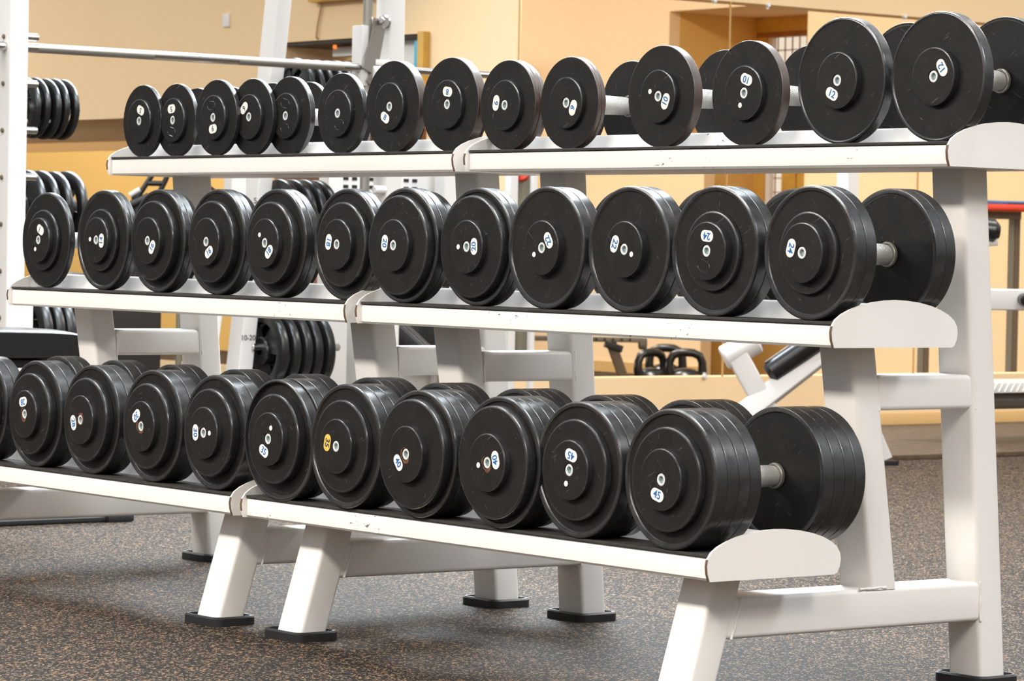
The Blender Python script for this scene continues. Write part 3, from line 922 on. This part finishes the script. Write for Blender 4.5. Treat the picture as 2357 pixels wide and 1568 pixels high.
bm = bmesh.new(); add_box(bm, (-3.475, .99, 0), (-3.405, 1.055, .044), .008); add_box(bm, (-3.48, .99, 0), (-3.398, 1.065, .018), .006); part('end_cap', bm, 'rubber_foot', bn)

# ------------------------------------------------------------------ bench machine seen between the shelves at right
mc = thing('incline_machine', 'white tubular bench machine with a black roll pad, between the middle and bottom shelves', 'exercise machine', (-4.5, 4.25, 0))
def P(y, z, x=None): return ((-4.46 - (y - 4.25)*-.30) if x is None else x, y, z)
bm = bmesh.new(); add_tube_rect(bm, (-4.60, 4.08, .085), (-4.36, 4.46, .445), .07, .072, (-.3, 0, 1), .006); part('main_beam', bm, 'white_far', mc)
bm = bmesh.new(); add_tube_rect(bm, (-4.578, 4.14, .385), (-4.505, 4.24, .17), .07, .07, (.6, .8, 0), .006); part('front_post', bm, 'white_far', mc)
bm = bmesh.new(); add_cyl(bm, (-4.60, 4.115, .352), (-4.535, 4.21, .415), .043, 28, bev=.006); part('pivot_tube', bm, 'white_far', mc)
bm = bmesh.new(); add_cyl(bm, (-4.535, 4.205, .398), (-4.527, 4.218, .388), .014, 16, bev=.002); part('end_plug', bm, 'black', mc)
bm = bmesh.new(); add_cyl(bm, (-4.502, 4.228, .302), (-4.352, 4.42, .478), .041, 28, bev=.016); part('roll_pad', bm, 'vinyl', mc)
bm = bmesh.new(); add_tube_rect(bm, (-4.487, 4.258, .268), (-4.35, 4.44, .43), .05, .045, (-.3, 0, 1), .014); part('pad_bracket', bm, 'white_far', mc)
bm = bmesh.new(); add_tube_rect(bm, (-4.36, 4.46, .445), (-4.30, 4.545, .18), .06, .06, (.6, .8, 0), .006); part('rear_post', bm, 'white_far', mc)
bm = bmesh.new(); add_tube_rect(bm, (-4.315, 4.50, .20), (-4.278, 4.575, .02), .03, .045, (.6, .8, 0), .004); part('rear_leg', bm, 'white_far', mc)
bm = bmesh.new(); add_box(bm, (-4.33, 4.55, 0), (-4.25, 4.612, .016), .004); part('rubber_foot', bm, 'rubber_foot', mc)
bm = bmesh.new(); add_tube_rect(bm, (-4.14, 4.70, .57), (-3.80, 5.19, .573), .05, .072, (0, 0, 1), .006); part('cross_bar', bm, 'white_far', mc)
bm = bmesh.new(); add_cyl(bm, (-3.99, 4.917, .573), (-3.93, 4.88, .573), .022, 20, bev=.005); part('bar_plug', bm, 'vinyl', mc)
bm = bmesh.new(); add_tube_rect(bm, (-4.52, 4.60, .0), (-4.52, 4.60, 1.12), .062, .05, (0, 1, 0), .005); part('upright', bm, 'white_far', mc)
sp = thing('shoulder_pad', 'rounded black pad on a white bracket, beside the right end post', 'pad', (-4.07, 4.83, .79))
bm = bmesh.new(); add_cyl(bm, (-4.13, 4.745, .815), (-4.044, 4.859, .800), .042, 28, bev=.02); part('pad', bm, 'vinyl', sp)
bm = bmesh.new(); add_tube_rect(bm, (-4.12, 4.75, .765), (-4.046, 4.849, .775), .03, .045, (0, 0, 1), .01); part('bracket', bm, 'white_far', sp)
bm = bmesh.new(); add_cyl(bm, (-4.045, 4.826, .772), (-4.032, 4.816, .772), .005, 12); part('screw', bm, 'black', sp)

# aluminium tread plate step
ts = thing('tread_plate_step', 'aluminium tread plate step at the right edge, in front of the mirrored wall', 'step', (-4.70, 5.9, 0))
bm = bmesh.new(); add_box(bm, (-5.0, 5.50, .212), (-4.73, 6.5, .250), .003)
part('tread_plate', bm, 'alu', ts)
k = 0
for a in range(18):
    y = 5.53 + a*.032
    bm = bmesh.new()
    add_tube_rect(bm, (-4.7295, y, .216), (-4.7295, y + .022, .246), .003, .006, (1, 0, 0), .001); part('tread_rib', bm, 'alu', ts)
bm = bmesh.new(); add_cyl(bm, (-4.83, 5.50, .178), (-4.83, 6.5, .178), .032, 24); part('under_tube', bm, 'steel_matte', ts)
bm = bmesh.new(); add_box(bm, (-4.9, 6.1, 0), (-4.8, 6.2, .2), .004); part('leg', bm, 'steel_matte', ts)

# ------------------------------------------------------------------ things seen in the mirror
tb = thing('stand', 'grey steel frame stand with a red top, seen in the mirror at right', 'stand', (-6.85, 7.6, 0))
fr = (.615, .788)
def along(o, d): return (o[0] + fr[0]*d, o[1] + fr[1]*d)
o0 = (-6.975, 7.435)
for d, mat in ((.0, 'grey'), (.026, 'grey_brown'), (.405, 'grey'), (.431, 'grey_brown')):
    x, y = along(o0, d)
    bm = bmesh.new(); add_tube_rect(bm, (x, y, .0), (x, y, .925), .026, .026, (fr[0], fr[1], 0), .003); part('leg', bm, mat, tb)
a, b_ = along(o0, -.01), along(o0, .445)
bm = bmesh.new(); add_tube_rect(bm, (*a, .908), (*b_, .908), .05, .034, (0, 0, 1), .003); part('top_rail', bm, 'grey', tb)
a, b_ = along(o0, -.06), along(o0, .55)
bm = bmesh.new(); add_tube_rect(bm, (*a, .942), (*b_, .942), .30, .030, (0, 0, 1), .01); part('red_top', bm, 'red', tb)
for d0, d1, c in ((.28, .37, 'blue'), (.37, .60, 'blue')):
    a, b_ = along(o0, d0), along(o0, d1)
    bm = bmesh.new(); add_tube_rect(bm, (*a, .967), (*b_, .965), .10 if d0 < .3 else .16, .018 if d0 < .3 else .014, (0, 0, 1), .007)
    o = obj('foam_block', bm, M[c]); tag(o, 'short blue foam block lying on the red stand top' if d0 < .3 else 'long blue foam roll lying on the red stand top', 'foam block')

def kettlebell(px, py, s, label, rot):
    kb = thing('kettlebell', label, 'kettlebell', (px, py, 0), 'kettlebells seen in the mirror', rot)
    bm = bmesh.new()
    prof = [(0, 0), (.055, 0), (.070, .010), (.090, .045), (.097, .085), (.090, .125), (.070, .155), (.042, .172), (0, .178)]
    b = bmesh.new(); lathe(b, [(r*s, z*s) for r, z in prof], 40)
    me = bpy.data.meshes.new('t'); b.to_mesh(me); b.free(); me.transform(Matrix.Rotation(PI/2, 4, 'X')); bm.from_mesh(me); bpy.data.meshes.remove(me)
    obj('body', bm, M['iron'], kb, angle=60)
    bm = bmesh.new()
    hp = [(-.072, .12), (-.082, .165), (-.080, .205), (-.066, .236), (-.035, .250), (0, .252), (.035, .250), (.066, .236), (.080, .205), (.082, .165), (.072, .12)]
    add_pipe(bm, [(x*s, 0, z*s) for x, z in hp], [.022*s]*2 + [.0205*s]*7 + [.022*s]*2, 16)
    obj('handle', bm, M['iron'], kb, angle=60)
kettlebell(-7.955, 6.65, .95, 'black kettlebell standing turned sideways, left one of the pair seen in the mirror', 1.55)
kettlebell(-7.856, 6.78, .96, 'black kettlebell with its handle facing the camera, right one of the pair', .95)
kettlebell(-8.29, 7.03, .98, 'black kettlebell mostly hidden between the front two', .9)

ar = thing('folded_machine_arm', 'grey perforated machine arm with a dark diagonal strut, left of the kettlebells', 'machine arm', (-7.42, 6.03, 0))
bm = bmesh.new(); add_tube_rect(bm, (-7.66, 5.72, .318), (-7.36, 6.115, .318), .05, .024, (0, 0, 1), .005); part('rail', bm, 'grey', ar)
for k in range(9):
    t = .25 + k*.075
    bm = bmesh.new(); x, y = -7.66 + .30*t, 5.72 + .395*t
    add_cyl(bm, (x + .016, y - .013, .318), (x + .022, y - .017, .318), .006, 10); part('rail_hole', bm, 'black', ar)
bm = bmesh.new(); add_cyl(bm, (-7.385, 6.09, .305), (-7.365, 6.12, .305), .03, 24, bev=.005); part('end_knob', bm, 'grey', ar)
bm = bmesh.new(); add_tube_rect(bm, (-7.46, 5.99, .31), (-7.385, 6.08, .0), .03, .045, (.6, .8, 0), .004); part('strut', bm, 'grey_brown', ar)
bm = bmesh.new(); add_tube_rect(bm, (-7.465, 5.965, .298), (-7.43, 6.03, .275), .05, .03, (0, 0, 1), .004); part('strut_bracket', bm, 'black', ar)

# black padded machine seen between the uprights
bk = thing('padded_machine', 'black padded machine with a slanting seat, seen between the rack uprights', 'exercise machine', (-5.2, 3.4, 0))
bm = bmesh.new(); add_tube_rect(bm, (-4.93, 2.86, .53), (-4.80, 3.03, .34), .06, .075, (.6, .8, .3), .025); part('seat_pad', bm, 'vinyl', bk)
bm = bmesh.new(); add_tube_rect(bm, (-5.0, 2.90, .02), (-5.0, 2.90, .60), .12, .05, (0, 1, 0), .006); part('post', bm, 'white_far', bk)
bm = bmesh.new(); add_box(bm, (-5.55, 3.42, .30), (-5.40, 3.62, .50), .01); part('weight_block', bm, 'black', bk)
bm = bmesh.new(); add_tube_rect(bm, (-5.36, 3.48, .02), (-5.36, 3.48, .60), .008, .012, (0, 1, 0), .002); part('cable', bm, 'grey', bk)
bm = bmesh.new(); add_cyl(bm, (-5.80, 3.22, .352), (-5.66, 3.42, .352), .034, 24, bev=.004); part('roller', bm, 'white_far', bk)
bm = bmesh.new(); add_box(bm, (-5.80, 3.34, .36), (-5.72, 3.40, .415), .012); part('roller_bracket', bm, 'white_far', bk)
bm = bmesh.new(); add_cyl(bm, (-5.80, 3.22, .29), (-5.66, 3.42, .29), .03, 24, bev=.004); part('roller', bm, 'steel_matte', bk)

# perforated white shroud of a weight stack
sh = thing('weight_stack_shroud', 'white sheet steel shroud with rows of black slots, just under the top shelf', 'machine cover', (-5.5, 3.3, 0))
bm = bmesh.new(); add_box(bm, (-5.56, 3.1, .2), (-5.50, 3.62, 1.06), .004); part('panel', bm, 'white_far', sh)
for r in range(3):
    for c in range(9):
        y = 3.16 + c*.0365; z = .934 - r*.0275
        bm = bmesh.new(); add_box(bm, (-5.502, y, z), (-5.498, y + .021, z + .0115), .0008); part('slot', bm, 'black', sh)
bm = bmesh.new(); add_tube_rect(bm, (-5.44, 3.555, .1), (-5.44, 3.555, 1.06), .06, .06, (0, 1, 0), .005); part('post', bm, 'white_far', sh)

# white uprights with a red pad by the corner
wu = thing('corner_upright', 'pair of white uprights standing near the wall corner under the top shelf', 'machine post', (-5.4, 3.8, 0))
for x, y, w_ in ((-5.383, 3.800, .034), (-5.336, 3.862, .020)):
    bm = bmesh.new(); add_tube_rect(bm, (x, y, 0), (x, y, 1.02), w_, w_, (0, 1, 0), .003); part('post', bm, 'white_far', wu)
bm = bmesh.new(); add_box(bm, (-5.42, 3.83, .3), (-5.38, 3.90, 1.02), .003); part('grey_panel', bm, 'grey', wu)
bm = bmesh.new(); add_cyl(bm, (-5.375, 3.83, .985), (-5.375, 3.86, .955), .028, 20, bev=.02)
o = obj('hand_pad', bm, M['red']); tag(o, 'small rounded red pad between the two white uprights', 'pad')

# cardio machine bars in the alcove
cm = thing('cardio_machine', 'black tube handlebars with a pale console, in the golden alcove at left', 'exercise machine', (-7.6, 3.7, 0))
def tube(nm, pts, r, mat='black'):
    bm = bmesh.new(); add_pipe(bm, pts, r, 12); part(nm, bm, mat, cm)
tube('side_tube', [(-7.66, 3.64, .86), (-7.62, 3.70, .975), (-7.60, 3.73, 1.03)], .011)
tube('side_tube', [(-7.62, 3.70, .84), (-7.585, 3.745, .96), (-7.57, 3.765, 1.03)], .011)
tube('rung', [(-7.63, 3.685, .945), (-7.59, 3.735, .945)], .011)
tube('side_tube', [(-7.50, 3.87, .95), (-7.46, 3.92, .90)], .012)
tube('mast', [(-7.66, 3.655, .0), (-7.66, 3.655, .90)], .02)
bm = bmesh.new(); add_tube_rect(bm, (-7.672, 3.635, .892), (-7.648, 3.668, .917), .045, .022, (-.4, 0, 1), .012); part('console', bm, 'white_plastic', cm)
bm = bmesh.new(); add_tube_rect(bm, (-7.68, 3.64, .845), (-7.62, 3.70, .885), .08, .03, (-.4, 0, 1), .01); part('console_base', bm, 'black', cm)
bm = bmesh.new(); add_box(bm, (-7.62, 3.38, .0), (-7.36, 3.60, .48), .02)
tag(obj('machine_housing', bm, M['black']), 'dark boxy machine housing behind the left rack, under the middle shelf', 'machine housing')
bm = bmesh.new(); add_cyl(bm, (-7.33, 3.66, 0), (-7.33, 3.66, .8), .0125, 14); tag(obj('grey_pole', bm, M['grey']), 'thin grey pole right of the dark machine housing', 'pole')

# wooden cabinet with a television in the dark opening of the left wall
cb = thing('cabinet', 'brown wooden wall cabinet with shade painted into its open top shelf', 'cabinet', (-7.05, 4.6, 0))
bm = bmesh.new(); add_box(bm, (-8.6, 4.95, .0), (-7.05, 5.0, 1.22), .002); part('back_panel', bm, 'wood', cb)
bm = bmesh.new(); add_box(bm, (-8.6, 4.95, 1.222), (-7.05, 5.0, 1.54), .002); part('painted_shade_panel', bm, 'wood_shaded', cb)  # shade of the upper niche painted as a darker panel
bm = bmesh.new(); add_box(bm, (-6.562, 4.24, 1.17), (-6.522, 4.62, 1.545), .003); part('side_board', bm, 'wood_light', cb)
bm = bmesh.new(); add_box(bm, (-7.56, 4.28, 1.525), (-6.56, 4.64, 1.54), .002); part('top_board', bm, 'wood_shaded', cb)
bm = bmesh.new(); add_box(bm, (-7.3, 4.30, 1.385), (-6.56, 4.6, 1.40), .002); part('shelf_board', bm, 'grey_brown', cb)
bm = bmesh.new(); add_box(bm, (-6.95, 4.30, 1.27), (-6.56, 4.34, 1.385), .002); part('vent_board', bm, 'grey_brown', cb)
for k in range(4):
    bm = bmesh.new(); add_box(bm, (-6.70 + k*.036 , 4.297, 1.315), (-6.675 + k*.036, 4.301, 1.355), .001); part('vent', bm, 'black', cb)
tv = thing('television', 'small television with a lit blue screen inside the pine side board', 'television', (-6.68, 4.4, 1.40))
bm = bmesh.new(); add_box(bm, (-6.83, 4.33, 1.402), (-6.572, 4.5, 1.53), .006); part('case', bm, 'white_plastic', tv)
bm = bmesh.new(); add_box(bm, (-6.70, 4.327, 1.408), (-6.574, 4.333, 1.518), .001); part('screen', bm, 'screen', tv)
bm = bmesh.new(); add_cyl(bm, (-6.635, 4.3275, 1.457), (-6.635, 4.325, 1.457), .009, 14); part('picture_spot', bm, 'black', tv)
ps = thing('power_strip', 'pale power strip with an orange pilot lamp in the dark opening', 'power strip', (-7.2, 4.4, 1.5))
bm = bmesh.new(); add_box(bm, (-7.31, 4.36, 1.478), (-6.95, 4.42, 1.516), .004); part('case', bm, 'white_plastic', ps)
bm = bmesh.new(); add_cyl(bm, (-7.288, 4.361, 1.518), (-7.288, 4.352, 1.518), .0075, 14); part('pilot_lamp', bm, 'led', ps)
bm = bmesh.new(); add_pipe(bm, [(-7.29, 4.30, 1.53), (-7.286, 4.262, 1.552), (-7.277, 4.262, 1.60), (-7.262, 4.262, 1.65), (-7.25, 4.262, 1.69), (-7.238, 4.262, 1.76)], .0045, 10)
tag(obj('power_cable', bm, M['cord']), 'thin beige cable hanging down the wall to the power strip', 'cable')
bm = bmesh.new(); add_box(bm, (-7.30, 4.225, 1.69), (-6.88, 4.271, 1.80), .01); tag(obj('cable_box', bm, M['wood_light']), 'golden box on the wall at the top edge of the photo', 'box')
tm = thing('grey_hood', 'grey rounded machine hood and rail in the dark opening behind the barbell', 'machine part', (-7.2, 4.6, 1.4))
bm = bmesh.new(); add_pipe(bm, [(-7.52, 4.5, 1.42), (-7.46, 4.5, 1.452), (-7.40, 4.5, 1.462), (-7.16, 4.5, 1.466), (-6.95, 4.5, 1.466)], .009, 10); part('rail', bm, 'grey', tm)
bm = bmesh.new(); add_pipe(bm, [(-7.30, 4.55, 1.36), (-7.25, 4.55, 1.42), (-7.15, 4.55, 1.445), (-7.02, 4.55, 1.445)], .022, 12); part('hood', bm, 'grey', tm)
bm = bmesh.new(); add_box(bm, (-7.31, 4.50, 1.425), (-7.25, 4.53, 1.45), .004); part('label_plate', bm, 'white_plastic', tm)
bm = bmesh.new(); add_box(bm, (-7.990, YC - .008, 1.622), (-7.942, YC, 1.676), .002); tag(obj('light_switch', bm, M['white_plastic']), 'small white switch plate on the cream wall at upper left', 'switch')

# ------------------------------------------------------------------ light
def lamp(name, loc, sx, sy, power, color, rot=(0, 0, 0)):
    d = bpy.data.lights.new(name, 'AREA')
    d.shape = 'RECTANGLE'; d.size = sx; d.size_y = sy; d.energy = power; d.color = color
    o = bpy.data.objects.new(name, d); COL.objects.link(o)
    o.location = loc; o.rotation_euler = rot
    return o
cool = (.93, .97, 1.0); warm = (1, .93, .84)
for x, y, p, c in ((-3.6, -3.2, 150, warm), (-1.6, -3.2, 150, warm), (.6, -3.2, 130, warm), (2.8, -3.0, 110, warm), (3.4, -.6, 95, warm), (2.6, 2.0, 80, cool),
                   (-4.6, .4, 42, cool), (-2.4, .6, 40, cool), (-.2, .8, 45, cool), (-.8, 3.4, 70, warm), (-3.2, 5.6, 85, warm), (-3.2, 8.2, 80, warm),
                   (-7.4, 6.2, 90, warm), (-9.6, 6.4, 100, warm), (-7.6, 1.2, 62, warm), (-10.8, 1.2, 95, warm)):
    lamp('ceiling_lamp', (x, y, 2.95), 1.3, .6, p, c)
lamp('alcove_fill_light', (-15, 6.75, 2.3), 7.0, .5, 95, warm, (math.radians(42), 0, 0))  # added fill light to brighten the golden back wall
lamp('alcove_fill_light', (-13, 3.4, .9), 4.0, .4, 75, warm, (math.radians(125), 0, 0))  # added upward light on the soffit, stands in for floor bounce
# added lights behind the racks, tipped to put highlights on the dumbbell rims
for x, y, p in ((-3.3, 2.5, 110), (-4.9, 3.4, 120), (-2.0, 1.9, 70), (-6.6, 3.2, 90)):
    lamp('rim_fill_light', (x, y, 2.62), 1.7, .55, p, (.84, .93, 1.0), (math.radians(-38), math.radians(-28), math.radians(10)))
W = bpy.data.worlds.new('world'); SC.world = W; W.use_nodes = True
bgn = W.node_tree.nodes['Background']
# world glow standing in for the unbuilt ceiling, dimmer and warmer towards the walls
tcw = W.node_tree.nodes.new('ShaderNodeTexCoord'); spw = W.node_tree.nodes.new('ShaderNodeSeparateXYZ')
W.node_tree.links.new(tcw.outputs['Generated'], spw.inputs[0])
cw = ramp(W.node_tree, spw.outputs[2], [(.0, (.12, .105, .09)), (.12, (.36, .36, .36)), (.35, (.52, .54, .56)), (1.0, (.52, .54, .56))])
W.node_tree.links.new(cw, bgn.inputs[0]); bgn.inputs[1].default_value = 1.15

# ------------------------------------------------------------------ camera
cd = bpy.data.cameras.new('camera')
cam = bpy.data.objects.new('camera', cd); COL.objects.link(cam)
rx = Vector((.614783, .788443, .019991)); ux = Vector((-.03428, .001389, .999411)); fx = Vector((-.787951, .615106, -.027882))
cam.matrix_world = Matrix(((rx.x, ux.x, -fx.x, 3.69771), (rx.y, ux.y, -fx.y, -3.27362), (rx.z, ux.z, -fx.z, .70822), (0, 0, 0, 1)))
cd.sensor_fit = 'HORIZONTAL'; cd.sensor_width = 36.0
cd.lens = 7530.4916 / 2357 * 36
cd.clip_start = .05; cd.clip_end = 100
cd.dof.use_dof = True; cd.dof.focus_distance = 5.75; cd.dof.aperture_fstop = 18
SC.camera = cam
SC.view_settings.view_transform = 'Standard'
SC.view_settings.look = 'None'
SC.view_settings.gamma = 1
SC.view_settings.use_curve_mapping = False
SC.view_settings.exposure = 0.08
SC.cycles.max_bounces = 6
SC.cycles.use_denoising = True
